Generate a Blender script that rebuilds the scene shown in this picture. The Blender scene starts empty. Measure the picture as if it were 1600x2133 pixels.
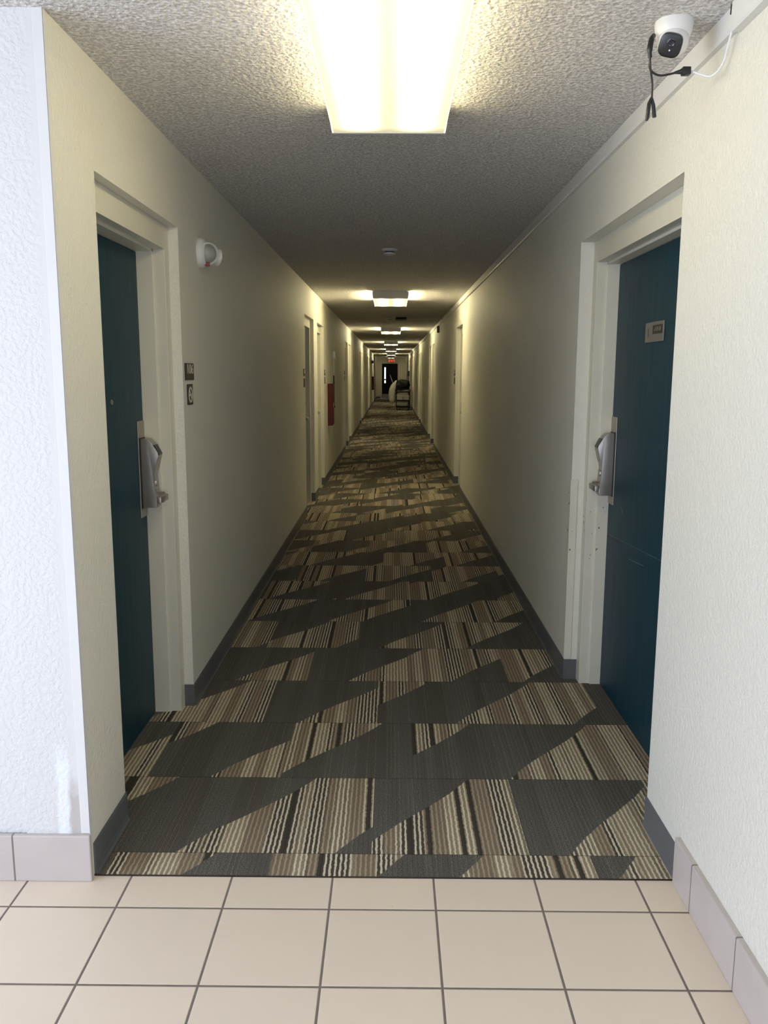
import bpy, bmesh, math, random
from mathutils import Vector, Matrix

random.seed(7)
FT = 0.3048
scn = bpy.context.scene
COL = scn.collection

# ------------------------------------------------------------------ camera, world, lights, exposure
CF, CP, CY, CR, CH = 1737.36, 0.1655, -0.0080, 0.0039, 4.953
DAY_POWER, BACK_POWER = 150.0, 42.0
DAY_COLOR = (0.71, 0.80, 1.0)
LAMP_PEAK, LAMP_SIDE = 7.5, 42.0
WORLD_STRENGTH = 1.0
cam_d = bpy.data.cameras.new('camera')
cam_d.sensor_fit = 'VERTICAL'; cam_d.sensor_height = 36.0
cam_d.lens = CF / 2133.0 * 36.0
cam_d.clip_start = 0.02; cam_d.clip_end = 300
cam = bpy.data.objects.new('camera', cam_d); COL.objects.link(cam)
right = Vector((math.cos(CY), -math.sin(CY), 0)); fh = Vector((math.sin(CY), math.cos(CY), 0)); zz = Vector((0, 0, 1))
fwd = fh * math.cos(CP) - zz * math.sin(CP); up = fh * math.sin(CP) + zz * math.cos(CP)
ir = right * math.cos(CR) + up * math.sin(CR); iu = -right * math.sin(CR) + up * math.cos(CR)
m = Matrix((ir, iu, -fwd)).transposed().to_4x4(); m.translation = Vector((0, 0, CH * FT))
cam.matrix_world = m
scn.camera = cam

scn.view_settings.view_transform = 'Standard'
scn.view_settings.look = 'None'
scn.view_settings.gamma = 1.0
scn.view_settings.use_curve_mapping = False
scn.view_settings.exposure = 0.35

world = bpy.data.worlds.new('sky'); scn.world = world; world.use_nodes = True
world.node_tree.nodes['Background'].inputs[0].default_value = (0.62, 0.78, 1.0, 1)
world.node_tree.nodes['Background'].inputs[1].default_value = WORLD_STRENGTH

def area(name, loc, rot, sx, sy, power, color):
    l = bpy.data.lights.new(name, 'AREA'); l.shape = 'RECTANGLE'; l.size = sx * FT; l.size_y = sy * FT
    l.energy = power; l.color = color
    o = bpy.data.objects.new(name, l); COL.objects.link(o)
    o.location = Vector(loc) * FT; o.rotation_euler = rot
    return o
# daylight coming in through the lobby windows behind the photographer
area('daylight_through_side_window', (-14.15, -2.3, 4.2), (math.radians(90), 0, math.radians(-90)), 15.0, 6.2, DAY_POWER, DAY_COLOR)
area('daylight_through_back_window', (-4.5, -12.4, 4.3), (math.radians(90), 0, 0), 12.5, 6.2, BACK_POWER, DAY_COLOR)

# ------------------------------------------------------------------ helpers
def tag(o, label=None, cat=None, group=None, kind=None):
    if label: o['label'] = label
    if cat: o['category'] = cat
    if group: o['group'] = group
    if kind: o['kind'] = kind
    return o

def empty(name, loc=(0, 0, 0), rotz=0.0, **k):
    o = bpy.data.objects.new(name, None); COL.objects.link(o)
    o.empty_display_size = 0.05
    o.location = Vector(loc) * FT; o.rotation_euler = (0, 0, rotz)
    return tag(o, **k)

class MB:
    """collects shapes, in feet, local to the parent"""
    def __init__(s): s.bm = bmesh.new()
    def box(s, x0, x1, y0, y1, z0, z1, bev=0.0, seg=2):
        b = s.bm
        v = [b.verts.new((x * FT, y * FT, z * FT)) for x in (x0, x1) for y in (y0, y1) for z in (z0, z1)]
        fs = [(0, 1, 3, 2), (4, 6, 7, 5), (0, 4, 5, 1), (2, 3, 7, 6), (0, 2, 6, 4), (1, 5, 7, 3)]
        F = [b.faces.new([v[i] for i in f]) for f in fs]
        if bev > 0:
            es = set(e for f in F for e in f.edges)
            bmesh.ops.bevel(b, geom=list(es), offset=bev * FT, segments=seg, affect='EDGES', profile=0.5)
        return s
    def prism(s, pts, a0, a1, axis='y', bev=0.0):
        """pts: list of 2d points; axis y -> (x,z), x -> (y,z), z -> (x,y)"""
        b = s.bm
        def P(p, a):
            if axis == 'y': return (p[0] * FT, a * FT, p[1] * FT)
            if axis == 'x': return (a * FT, p[0] * FT, p[1] * FT)
            return (p[0] * FT, p[1] * FT, a * FT)
        A = [b.verts.new(P(p, a0)) for p in pts]; B = [b.verts.new(P(p, a1)) for p in pts]
        n = len(pts); F = [b.faces.new(A), b.faces.new(list(reversed(B)))]
        for i in range(n): F.append(b.faces.new((A[i], B[i], B[(i + 1) % n], A[(i + 1) % n])))
        if bev > 0:
            es = set(e for f in F for e in f.edges)
            bmesh.ops.bevel(b, geom=list(es), offset=bev * FT, segments=2, affect='EDGES', profile=0.5)
        return s
    def lathe(s, prof, c=(0, 0, 0), ax=(0, 0, 1), n=28):
        """prof: (r, h) along axis ax from c"""
        b = s.bm; ax = Vector(ax).normalized()
        u = ax.orthogonal().normalized(); w = ax.cross(u); c = Vector(c)
        rings = []
        for r, h in prof:
            if r < 1e-6: rings.append([b.verts.new((c + ax * h) * FT)])
            else: rings.append([b.verts.new((c + ax * h + (u * math.cos(t) + w * math.sin(t)) * r) * FT) for t in [2 * math.pi * i / n for i in range(n)]])
        for A, B in zip(rings, rings[1:]):
            for i in range(n):
                j = (i + 1) % n
                f = [A[i % len(A)], A[j % len(A)], B[j % len(B)], B[i % len(B)]]
                g = []
                for q in f:
                    if q not in g: g.append(q)
                if len(g) > 2: b.faces.new(g)
        return s
    def tube(s, pts, r, n=8, ends=True):
        b = s.bm; pts = [Vector(p) for p in pts]
        rr = r if isinstance(r, (list, tuple)) else [r] * len(pts)
        rings = []; u = None
        for i, p in enumerate(pts):
            d = (pts[min(i + 1, len(pts) - 1)] - pts[max(i - 1, 0)]).normalized()
            if u is None: u = d.orthogonal().normalized()
            else: u = (u - d * u.dot(d)).normalized()
            w = d.cross(u)
            rings.append([b.verts.new((p + (u * math.cos(t) + w * math.sin(t)) * rr[i]) * FT) for t in [2 * math.pi * k / n for k in range(n)]])
        for A, B in zip(rings, rings[1:]):
            for i in range(n): b.faces.new((A[i], A[(i + 1) % n], B[(i + 1) % n], B[i]))
        if ends: b.faces.new(list(reversed(rings[0]))); b.faces.new(rings[-1])
        return s
    def sphere(s, c, r, sc=(1, 1, 1), seg=20):
        mat = Matrix.Translation(Vector(c) * FT) @ Matrix.Diagonal((sc[0] * r * FT, sc[1] * r * FT, sc[2] * r * FT, 1))
        bmesh.ops.create_uvsphere(s.bm, u_segments=seg, v_segments=seg // 2, radius=1, matrix=mat)
        return s
    def build(s, name, mat, parent=None, smooth=False, kind=None, label=None):
        bmesh.ops.recalc_face_normals(s.bm, faces=s.bm.faces[:])
        me = bpy.data.meshes.new(name); s.bm.to_mesh(me); s.bm.free()
        me.materials.append(mat)
        if smooth:
            me.polygons.foreach_set('use_smooth', [True] * len(me.polygons))
            try: me.set_sharp_from_angle(angle=math.radians(38))
            except Exception: pass
        o = bpy.data.objects.new(name, me); COL.objects.link(o)
        if parent: o.parent = parent
        if kind: o['kind'] = kind
        if label: o['label'] = label
        return o

def smooth_path(pts, n=6):
    P = [Vector(p) for p in pts]; out = []
    for i in range(len(P) - 1):
        p0 = P[max(i - 1, 0)]; p1 = P[i]; p2 = P[i + 1]; p3 = P[min(i + 2, len(P) - 1)]
        for k in range(n):
            t = k / n
            out.append(0.5 * ((2 * p1) + (-p0 + p2) * t + (2 * p0 - 5 * p1 + 4 * p2 - p3) * t * t + (-p0 + 3 * p1 - 3 * p2 + p3) * t ** 3))
    out.append(P[-1]); return out

def copy_tree(o, parent=None):
    c = o.copy(); COL.objects.link(c); c.parent = parent
    for ch in list(o.children): copy_tree(ch, c)
    return c

def text_part(name, body, size, mat, parent, M, extrude=0.002, xs=1.0):
    cu = bpy.data.curves.new(name, 'FONT'); cu.body = body; cu.size = size * FT; cu.extrude = extrude * FT
    cu.align_x = 'CENTER'; cu.align_y = 'CENTER'
    t = bpy.data.objects.new('tmp', cu); COL.objects.link(t)
    dg = bpy.context.evaluated_depsgraph_get()
    me = bpy.data.meshes.new_from_object(t.evaluated_get(dg))
    bpy.data.objects.remove(t); me.name = name; me.materials.clear(); me.materials.append(mat)
    me.transform(M @ Matrix.Diagonal((xs, 1, 1, 1)))
    o = bpy.data.objects.new(name, me); COL.objects.link(o); o.parent = parent
    return o

# ------------------------------------------------------------------ materials
class NT:
    def __init__(s, name):
        s.m = bpy.data.materials.new(name); s.m.use_nodes = True
        s.t = s.m.node_tree; s.b = s.t.nodes['Principled BSDF']
    def n(s, typ, **k):
        nd = s.t.nodes.new(typ)
        for a, v in k.items(): setattr(nd, a, v)
        return nd
    def link(s, a, b): s.t.links.new(a, b)
    def val(s, v, sock):
        if hasattr(v, 'node'): s.link(v, sock)
        else: sock.default_value = v
    def math(s, op, a, b=0.0, c=0.0, clamp=False):
        nd = s.n('ShaderNodeMath', operation=op); nd.use_clamp = clamp
        s.val(a, nd.inputs[0]); s.val(b, nd.inputs[1])
        if op in ('MULTIPLY_ADD', 'COMPARE', 'SMOOTH_MIN'): s.val(c, nd.inputs[2])
        return nd.outputs[0]
    def mr(s, v, a, b, c=0.0, d=1.0, smooth=False):
        nd = s.n('ShaderNodeMapRange'); nd.interpolation_type = 'SMOOTHSTEP' if smooth else 'LINEAR'
        s.val(v, nd.inputs[0]); s.val(a, nd.inputs[1]); s.val(b, nd.inputs[2]); s.val(c, nd.inputs[3]); s.val(d, nd.inputs[4])
        return nd.outputs[0]
    def mix(s, f, a, b, mode='MIX'):
        nd = s.n('ShaderNodeMix', data_type='RGBA', blend_type=mode)
        s.val(f, nd.inputs[0])
        for v, k in ((a, 6), (b, 7)):
            if hasattr(v, 'node'): s.link(v, nd.inputs[k])
            else: nd.inputs[k].default_value = (*v, 1)
        return nd.outputs[2]
    def coord(s):
        return s.n('ShaderNodeTexCoord').outputs['Object']
    def xyz(s, v=None):
        nd = s.n('ShaderNodeSeparateXYZ'); s.link(v or s.coord(), nd.inputs[0]); return nd.outputs
    def noise(s, v, scale, detail=2.0, rough=0.5, dims='3D', w=None):
        nd = s.n('ShaderNodeTexNoise', noise_dimensions=dims)
        if dims == '1D': s.val(w, nd.inputs['W'])
        else: s.link(v, nd.inputs['Vector'])
        nd.inputs['Scale'].default_value = scale; nd.inputs['Detail'].default_value = detail; nd.inputs['Roughness'].default_value = rough
        return nd.outputs[0]
    def bump(s, h, strength=0.3, dist=0.005):
        nd = s.n('ShaderNodeBump'); s.val(h, nd.inputs['Height']); nd.inputs['Strength'].default_value = strength
        nd.inputs['Distance'].default_value = dist; s.link(nd.outputs[0], s.b.inputs['Normal'])
    def col(s, c):
        if hasattr(c, 'node'): s.link(c, s.b.inputs['Base Color'])
        else: s.b.inputs['Base Color'].default_value = (*c, 1)
    def set(s, **k):
        for a, v in k.items(): s.val(v, s.b.inputs[a.replace('_', ' ')])
        return s

def plain(name, c, rough=0.5, metal=0.0, var=0.06, scale=12.0, bump=0.0, bscale=200.0):
    t = NT(name); v = t.coord(); nz = t.noise(v, scale, 3)
    lo = tuple(x * (1 - var) for x in c); hi = tuple(min(1, x * (1 + var)) for x in c)
    t.col(t.mix(nz, lo, hi)); t.set(Roughness=rough, Metallic=metal)
    if bump: t.bump(t.noise(v, bscale, 2), bump, 0.001)
    return t.m

def wall_mat(name, c, bstr, bdist, scale=75.0):
    t = NT(name); v = t.coord()
    big = t.noise(v, 1.3, 3); 
    lo = tuple(x * 0.95 for x in c)
    t.col(t.mix(big, lo, c)); t.set(Roughness=0.55)
    a = t.noise(v, scale, 3, 0.55); h = t.mr(a, 0.38, 0.62, 0, 1, True)
    t.bump(h, bstr, bdist); return t.m

M_wall = wall_mat('corridor_wall_paint', (0.80, 0.775, 0.68), 0.35, 0.003, 80)
def lobby_mat():
    t = NT('lobby_wall_paint'); v = t.coord(); o = t.xyz(v)
    X = t.math('DIVIDE', o[0], FT); Z = t.math('DIVIDE', o[2], FT)
    # patched, scuffed plaster low at the corner
    nz = t.noise(v, 9, 4, 0.6)
    m1 = t.math('MULTIPLY', t.mr(t.math('ADD', X, t.math('MULTIPLY', nz, 0.25)), -3.12, -3.05, 0, 1), t.mr(t.math('ADD', Z, t.math('MULTIPLY', nz, 0.5)), 1.15, 1.35, 1, 0))
    m2 = t.math('MULTIPLY', t.mr(t.math('ABSOLUTE', t.math('SUBTRACT', t.math('ADD', X, t.math('MULTIPLY', nz, 0.1)), -3.12)), 0.04, 0.08, 1, 0), t.mr(Z, 1.2, 1.45, 1, 0))
    c = t.mix(m1, (0.70, 0.69, 0.675), (0.52, 0.48, 0.46)); c = t.mix(m2, c, (0.80, 0.82, 0.85))
    t.col(c); t.set(Roughness=0.55)
    a = t.noise(v, 78, 3, 0.5); h = t.mr(a, 0.36, 0.64, 0, 1, True)
    sm = t.mr(X, -3.13, -3.05, 1.0, 0.15)
    t.bump(t.math('MULTIPLY', h, sm), 0.45, 0.0022); return t.m
M_lobby = lobby_mat()

def ceiling_mat():
    t = NT('popcorn_ceiling'); v = t.coord()
    vo = t.n('ShaderNodeTexVoronoi', feature='F1'); t.link(v, vo.inputs['Vector']); vo.inputs['Scale'].default_value = 75
    a = t.noise(v, 85, 4, 0.6); w = t.noise(v, 30, 3, 0.6)
    h = t.math('ADD', t.math('MULTIPLY', t.math('SUBTRACT', 1.0, vo.outputs[0]), 0.5), t.math('ADD', a, t.math('MULTIPLY', w, 0.7)))
    sp = t.mr(a, 0.40, 0.62, 0.0, 1.0)
    t.col(t.mix(sp, (0.56, 0.54, 0.525), (0.93, 0.90, 0.88))); t.set(Roughness=0.9)
    t.bump(h, 1.0, 0.012); return t.m
M_ceil = ceiling_mat()

GX, GY = -2.556, 7.077     # grout line origin, in feet, one-foot tiles
def tile_mat():
    t = NT('beige_floor_tile'); v = t.coord(); o = t.xyz(v)
    x = t.math('SUBTRACT', t.math('DIVIDE', o[0], FT), GX - 100.5); y = t.math('SUBTRACT', t.math('DIVIDE', o[1], FT), GY - 100.5)
    fx = t.math('ABSOLUTE', t.math('SUBTRACT', t.math('FRACT', x), 0.5)); fy = t.math('ABSOLUTE', t.math('SUBTRACT', t.math('FRACT', y), 0.5))
    d = t.math('MINIMUM', fx, fy)     # 0 on the grout line
    g = t.mr(d, 0.0085, 0.0125, 1.0, 0.0, True)
    cx = t.n('ShaderNodeCombineXYZ'); t.link(t.math('FLOOR', t.math('ADD', x, 0.5)), cx.inputs[0]); t.link(t.math('FLOOR', t.math('ADD', y, 0.5)), cx.inputs[1])
    wn = t.n('ShaderNodeTexWhiteNoise', noise_dimensions='2D'); t.link(cx.outputs[0], wn.inputs['Vector'])
    n1 = t.noise(v, 9, 4, 0.6)
    c = t.mix(n1, (0.80, 0.675, 0.54), (0.85, 0.725, 0.59)); c = t.mix(t.math('MULTIPLY', wn.outputs[0], 0.5), c, (0.78, 0.68, 0.56))
    sp = t.mr(t.noise(v, 60, 2), 0.79, 0.82, 0, 1)
    c = t.mix(sp, c, (0.25, 0.2, 0.16))
    c = t.mix(g, c, t.mix(t.noise(v, 25, 2), (0.15, 0.12, 0.10), (0.24, 0.20, 0.17)))
    t.col(c); t.set(Roughness=t.mix(g, (0.38,) * 3, (0.9,) * 3))
    h = t.mr(d, 0.007, 0.017, 0.0, 1.0, True)
    t.bump(t.math('ADD', h, t.math('MULTIPLY', t.noise(v, 30, 3), 0.04)), 0.5, 0.002); return t.m
M_tile = tile_mat()

CY0, CT = 7.96, 1.64       # carpet tile seam and size in feet
def carpet_mat():
    t = NT('carpet_tile_pile'); v = t.coord(); o = t.xyz(v)
    X = t.math('DIVIDE', o[0], FT); Y = t.math('DIVIDE', o[1], FT)
    def at(n):
        nd = t.n('ShaderNodeAttribute', attribute_name=n); return nd.outputs['Fac']
    rv = t.math('DIVIDE', t.math('SUBTRACT', Y, CY0 - CT * 4), CT); fv = t.math('FRACT', rv); row = t.math('FLOOR', rv)
    s = t.math('SUBTRACT', X, t.math('MULTIPLY', fv, 0.8 * CT))
    s = t.math('ADD', s, t.math('MULTIPLY', t.math('SINE', t.math('MULTIPLY', fv, 6.283)), 0.035))
    s = t.math('ADD', s, t.math('MULTIPLY', t.math('SUBTRACT', t.noise(v, 40, 1), 0.5), 0.03))
    def step(th): return t.mr(t.math('SUBTRACT', s, at(th)), -0.006, 0.006, 0.0, 1.0)
    def xor(a, b): return t.math('ABSOLUTE', t.math('SUBTRACT', a, b))
    dark = xor(xor(xor(at('start'), step('t1')), step('t2')), step('t3'))
    # yarn lines run along the corridor
    wob = t.math('MULTIPLY', t.math('SUBTRACT', t.noise(v, 62, 1), 0.5), 0.022)
    Xw = t.math('ADD', X, wob)
    rnd = at('rnd')
    u = t.math('DIVIDE', Xw, 0.0515); fu = t.math('FRACT', u); iu_ = t.math('FLOOR', u)
    tri = t.math('ABSOLUTE', t.math('SUBTRACT', fu, 0.5))              # 0.5 at the gap, 0 in the line
    line = t.mr(tri, 0.17, 0.27, 1.0, 0.0, True)
    # side by side runs of three looks of light yarn
    b1 = t.noise(v, 2.2, 1, 0.5, '1D', t.math('ADD', X, t.math('MULTIPLY', rnd, 37.0)))
    b2 = t.noise(v, 3.6, 0, 0.5, '1D', t.math('ADD', X, t.math('MULTIPLY', rnd, 91.0)))
    def wn(seed):
        cx = t.n('ShaderNodeCombineXYZ'); t.link(iu_, cx.inputs[0]); t.link(rnd, cx.inputs[1]); cx.inputs[2].default_value = seed
        nd = t.n('ShaderNodeTexWhiteNoise', noise_dimensions='3D'); t.link(cx.outputs[0], nd.inputs['Vector']); return nd.outputs[0]
    w1 = wn(0.3); w2 = wn(4.7)
    tan_ = t.mr(b1, 0.465, 0.525, 0.0, 1.0)
    base = t.mix(tan_, (0.095, 0.080, 0.062), (0.40, 0.325, 0.21))
    base = t.mix(t.mr(b2, 0.52, 0.58), base, (0.27, 0.21, 0.15))
    lc = t.mix(t.mr(b2, 0.52, 0.58), (0.84, 0.76, 0.58), (0.48, 0.39, 0.27))
    light = t.mix(line, base, lc)
    light = t.mix(t.mr(w1, 0.945, 0.95), light, (0.075, 0.065, 0.052))
    # dark areas
    dl = t.math('MULTIPLY', t.math('MULTIPLY', t.mr(tri, 0.06, 0.2, 1.0, 0.0), t.mr(w2, 0.35, 1.0, 0.0, 1.0)), t.mr(t.noise(v, 90, 1), 0.35, 0.6, 0.3, 1.0))
    wv = t.noise(v, 330, 2, 0.7)
    dk = t.mix(t.mr(wv, 0.35, 0.68), (0.045, 0.044, 0.040), (0.270, 0.258, 0.225))
    dk = t.mix(t.math('MULTIPLY', t.mr(b1, 0.45, 0.55), 0.35), dk, (0.11, 0.085, 0.075))
    dk = t.mix(t.math('MULTIPLY', dl, 0.55), dk, (0.30, 0.27, 0.22))
    c = t.mix(dark, light, dk)
    c = t.mix(t.mr(wv, 0.3, 0.6, 0.45, 0.0), c, (0.03, 0.028, 0.025))
    ed = t.math('ABSOLUTE', t.math('SUBTRACT', fv, 0.5)); c = t.mix(t.mr(ed, 0.4955, 0.4985, 0.0, 0.7), c, (0.02, 0.018, 0.016))
    t.col(c); t.set(Roughness=0.95); t.b.inputs['Specular IOR Level'].default_value = 0.12
    t.bump(t.math('ADD', t.math('MULTIPLY', line, 0.8), wv), 0.7, 0.004); return t.m
M_carpet = carpet_mat()

M_trim = plain('cream_frame_paint', (0.74, 0.71, 0.60), 0.42, var=0.05, scale=5, bump=0.08, bscale=40)
def chipped():
    t = NT('chipped_cream_frame_paint'); v = t.coord(); o = t.xyz(v); Z = t.math('DIVIDE', o[2], FT)
    c = t.mix(t.noise(v, 5, 3), (0.70, 0.66, 0.53), (0.80, 0.77, 0.65))
    mz = t.math('MULTIPLY', t.mr(Z, 1.9, 2.2, 0, 1), t.mr(Z, 3.0, 3.2, 1, 0))
    c = t.mix(t.math('MULTIPLY', mz, t.mr(t.noise(v, 34, 2), 0.66, 0.70)), c, (0.12, 0.10, 0.08))
    c = t.mix(t.mr(Z, 0.0, 0.5, 0.25, 0), c, t.mix(t.noise(v, 20, 3), (0.3, 0.27, 0.22), (0.8, 0.77, 0.65)))
    t.col(c); t.set(Roughness=0.45); t.bump(t.noise(v, 40, 2), 0.1, 0.001); return t.m
M_trim2 = chipped()
M_base = plain('grey_vinyl_base', (0.125, 0.128, 0.136), 0.40, var=0.08)
def tilebase_mat():
    t = NT('lobby_tile_base'); v = t.coord(); o = t.xyz(v)
    x = t.math('SUBTRACT', t.math('DIVIDE', o[0], FT), GX - 100.5 - 0.12); y = t.math('SUBTRACT', t.math('DIVIDE', o[1], FT), GY - 100.5)
    fx = t.math('ABSOLUTE', t.math('SUBTRACT', t.math('FRACT', x), 0.5)); fy = t.math('ABSOLUTE', t.math('SUBTRACT', t.math('FRACT', y), 0.5))
    nrm = t.xyz(t.n('ShaderNodeNewGeometry').outputs['Normal'])
    fx = t.math('ADD', fx, t.math('GREATER_THAN', t.math('ABSOLUTE', nrm[0]), 0.5)); fy = t.math('ADD', fy, t.math('GREATER_THAN', t.math('ABSOLUTE', nrm[1]), 0.5))
    g = t.mr(t.math('MINIMUM', fx, fy), 0.007, 0.011, 1.0, 0.0)
    c = t.mix(t.noise(v, 7, 3), (0.50, 0.44, 0.41), (0.60, 0.54, 0.51))
    t.col(t.mix(g, c, (0.20, 0.17, 0.15))); t.set(Roughness=0.35); return t.m
M_tbase = tilebase_mat()

def door_mat():
    t = NT('dark_teal_door_paint'); v = t.coord(); o = t.xyz(v)
    mp = t.n('ShaderNodeMapping'); t.link(v, mp.inputs[0]); mp.inputs['Scale'].default_value = (90, 90, 2.5)
    g = t.noise(mp.outputs[0], 1.0, 3, 0.6)
    c = t.mix(g, (0.003, 0.030, 0.046), (0.006, 0.050, 0.074))
    t.col(c); t.set(Roughness=t.mr(g, 0.3, 0.7, 0.42, 0.52)); t.b.inputs['Specular IOR Level'].default_value = 0.3; t.bump(g, 0.12, 0.001); return t
M_door = door_mat().m
def door_scratched():
    t = door_mat(); t.m.name = 'scratched_teal_door_paint'; o = t.xyz(t.n('ShaderNodeNewGeometry').outputs['Position'])
    Y = t.math('DIVIDE', o[1], FT); Z = t.math('DIVIDE', o[2], FT)
    old = t.b.inputs['Base Color'].links[0].from_socket; c = old
    for (y0, z0, y1, z1, wd, col) in ((12.7, 2.50, 10.0, 2.66, 0.006, (0.05, 0.12, 0.14)), (11.6, 2.36, 10.9, 2.42, 0.006, (0.12, 0.20, 0.22)), (12.85, 2.46, 12.0, 2.50, 0.02, (0.008, 0.014, 0.02)), (12.0, 2.93, 12.1, 3.02, 0.007, (0.35, 0.4, 0.4))):
        k = (z1 - z0) / (y1 - y0)
        d = t.math('ABSOLUTE', t.math('SUBTRACT', t.math('SUBTRACT', Z, z0), t.math('MULTIPLY', t.math('SUBTRACT', Y, y0), k)))
        a, b = min(y0, y1), max(y0, y1)
        msk = t.math('MULTIPLY', t.mr(d, wd * 0.5, wd, 1, 0), t.math('MULTIPLY', t.math('GREATER_THAN', Y, a), t.math('LESS_THAN', Y, b)))
        c = t.mix(msk, c, col)
    t.link(c, t.b.inputs['Base Color']); return t.m
M_door2 = door_scratched()

M_nickel = plain('satin_nickel', (0.46, 0.43, 0.40), 0.42, 0.85, 0.05)
M_plate = plain('worn_metal_plate', (0.42, 0.38, 0.33), 0.42, 0.8, 0.15)
M_black = plain('black_plastic', (0.012, 0.012, 0.013), 0.35)
M_white = plain('white_plastic', (0.78, 0.77, 0.75), 0.35, var=0.02)
M_housing = plain('white_enamel_housing', (0.72, 0.71, 0.70), 0.4, var=0.02)
M_signb = plain('dark_brown_sign', (0.022, 0.015, 0.012), 0.4)
M_cream = plain('cream_lettering', (0.72, 0.68, 0.58), 0.5)
M_race = plain('white_raceway_paint', (0.76, 0.75, 0.72), 0.45, var=0.03)
M_red = plain('red_enamel', (0.085, 0.002, 0.004), 0.6)
M_glassball = plain('smoked_lens', (0.01, 0.01, 0.02), 0.05)
M_clear = NT('clear_strobe_lens'); M_clear.col((0.75, 0.75, 0.72)); M_clear.set(Roughness=0.12); M_clear.b.inputs['Transmission Weight'].default_value = 0.6; M_clear = M_clear.m
M_redtab = plain('red_strobe_tab', (0.28, 0.07, 0.06), 0.4)
M_linen = plain('grey_white_linen', (0.52, 0.52, 0.48), 0.85, var=0.12, scale=20, bump=0.5, bscale=40)
M_bag = plain('black_bag_vinyl', (0.012, 0.013, 0.016), 0.45, bump=0.6, bscale=30)
M_cart = plain('dark_cart_plastic', (0.02, 0.018, 0.02), 0.5)
M_bin = plain('grey_bin_plastic', (0.30, 0.32, 0.31), 0.5)
M_pink = plain('folded_towels', (0.55, 0.50, 0.47), 0.9, bump=0.4, bscale=60)
M_darkdoor = plain('black_door_paint', (0.010, 0.010, 0.013), 0.4)
M_kick = plain('grey_kick_plate', (0.30, 0.29, 0.27), 0.35, 0.6)

for m_ in (M_bag, M_cart, M_darkdoor): m_.node_tree.nodes['Principled BSDF'].inputs['Specular IOR Level'].default_value = 0.12
def lens_mat(name='fluorescent_diffuser', LAMP_PEAK=LAMP_PEAK, LAMP_SIDE=LAMP_SIDE):
    t = NT(name); o = t.xyz(t.coord())
    x = t.math('ABSOLUTE', t.math('DIVIDE', o[0], FT)); y = t.math('ABSOLUTE', t.math('DIVIDE', o[1], FT))
    d = t.math('DIVIDE', t.math('SUBTRACT', x, 0.315), 0.135)
    g = t.math('POWER', 2.718, t.math('MULTIPLY', t.math('MULTIPLY', d, d), -1.0))
    e = t.mr(y, 1.62, 1.92, 1.0, 0.0, True)
    k = t.math('MULTIPLY', g, e)
    t.col((0.8, 0.78, 0.66)); t.set(Roughness=0.3)
    t.link(t.mix(k, (1.0, 0.86, 0.50), (1.0, 0.92, 0.62)), t.b.inputs['Emission Color'])
    ef = t.mr(y, 1.7, 1.95, 1.0, 0.45)
    nz = t.xyz(t.n('ShaderNodeNewGeometry').outputs['Normal'])[0]
    side = t.mr(t.math('ABSOLUTE', nz), 0.5, 0.9, 0.0, 1.0)
    base = t.math('MULTIPLY', t.mr(side, 0, 1, 0.72, LAMP_SIDE), ef)
    t.link(t.math('ADD', base, t.math('MULTIPLY', k, LAMP_PEAK)), t.b.inputs['Emission Strength'])
    return t.m
M_lens = lens_mat()
M_lens_weak = lens_mat('weaker_fluorescent_diffuser', 5.4, 7.5)  # same diffuser, emission turned down so the ceiling around it is less hot
M_lens_dim = lens_mat('dim_fluorescent_diffuser', 3.0, 5.0)
def emit(name, c, s):
    t = NT(name); t.col((0, 0, 0)); t.b.inputs['Emission Color'].default_value = (*c, 1); t.b.inputs['Emission Strength'].default_value = s; return t.m
M_exit = emit('exit_sign_red_glow', (1.0, 0.10, 0.05), 1.3)
M_lite = emit('daylit_door_window', (0.85, 0.95, 1.0), 0.9)

# ------------------------------------------------------------------ structure
WL, WR, HC, YE, YF = -2.93, 2.852, 7.945, 7.57, 164.4
L_REC = [(8.60, 11.85), (28.75, 32.0), (33.5, 36.75), (53.6, 56.9), (58.2, 61.5), (78.4, 81.7), (83.1, 86.4), (103.3, 106.6), (107.9, 111.2), (128.0, 131.3), (132.8, 136.1), (153.0, 156.3)]
R_REC = [(8.60, 13.08), (34.2, 37.5), (55.9, 59.2), (60.9, 64.2), (80.9, 84.2), (86.0, 89.3), (105.8, 109.1), (110.9, 114.2), (130.6, 133.9), (135.8, 139.1), (155.5, 158.8)]
ZT = 6.90

MB().box(-14, WR + 0.8, -12.8, YE, -0.3, 0.0).build('floor', M_tile, kind='structure')
MB().box(-14, WR + 0.8, -12.8, YF + 0.8, HC, HC + 0.3).build('ceiling', M_ceil, kind='structure')

def wall_side(name, x0, x1, ys, ye, recs, mat):
    b = MB(); y = ys; top = HC + 0.02
    for a, c in recs:
        b.box(x0, x1, y, a, -0.05, top); b.box(x0, x1, a, c, ZT, top); y = c
    b.box(x0, x1, y, ye, -0.05, top)
    return b.build(name, mat, kind='structure')
wall_side('wall_left', WL - 0.62, WL, YE - 0.03, YF, L_REC, M_wall)
wall_side('wall_right', WR, WR + 0.65, -12.8, YF, R_REC, M_wall)
MB().box(-14, WL - 0.62, YE - 0.03, YE + 0.6, -0.05, HC + 0.02).box(WL - 0.62, WL - 0.001, YE - 0.05, YE - 0.03, -0.05, HC).build('wall_front', M_lobby, kind='structure')
b = MB(); b.box(-14.5, -14, -12.8, -9.8, -0.3, HC + 0.3); b.box(-14.5, -14, 5.2, YE + 0.6, -0.3, HC + 0.3); b.box(-14.5, -14, -9.8, 5.2, -0.3, 1.0); b.box(-14.5, -14, -9.8, 5.2, 7.4, HC + 0.3)
b.build('wall_lobby_left', M_lobby, kind='structure')
w = empty('window_2', (0, 0, 0), kind='structure')
b = MB()
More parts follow.
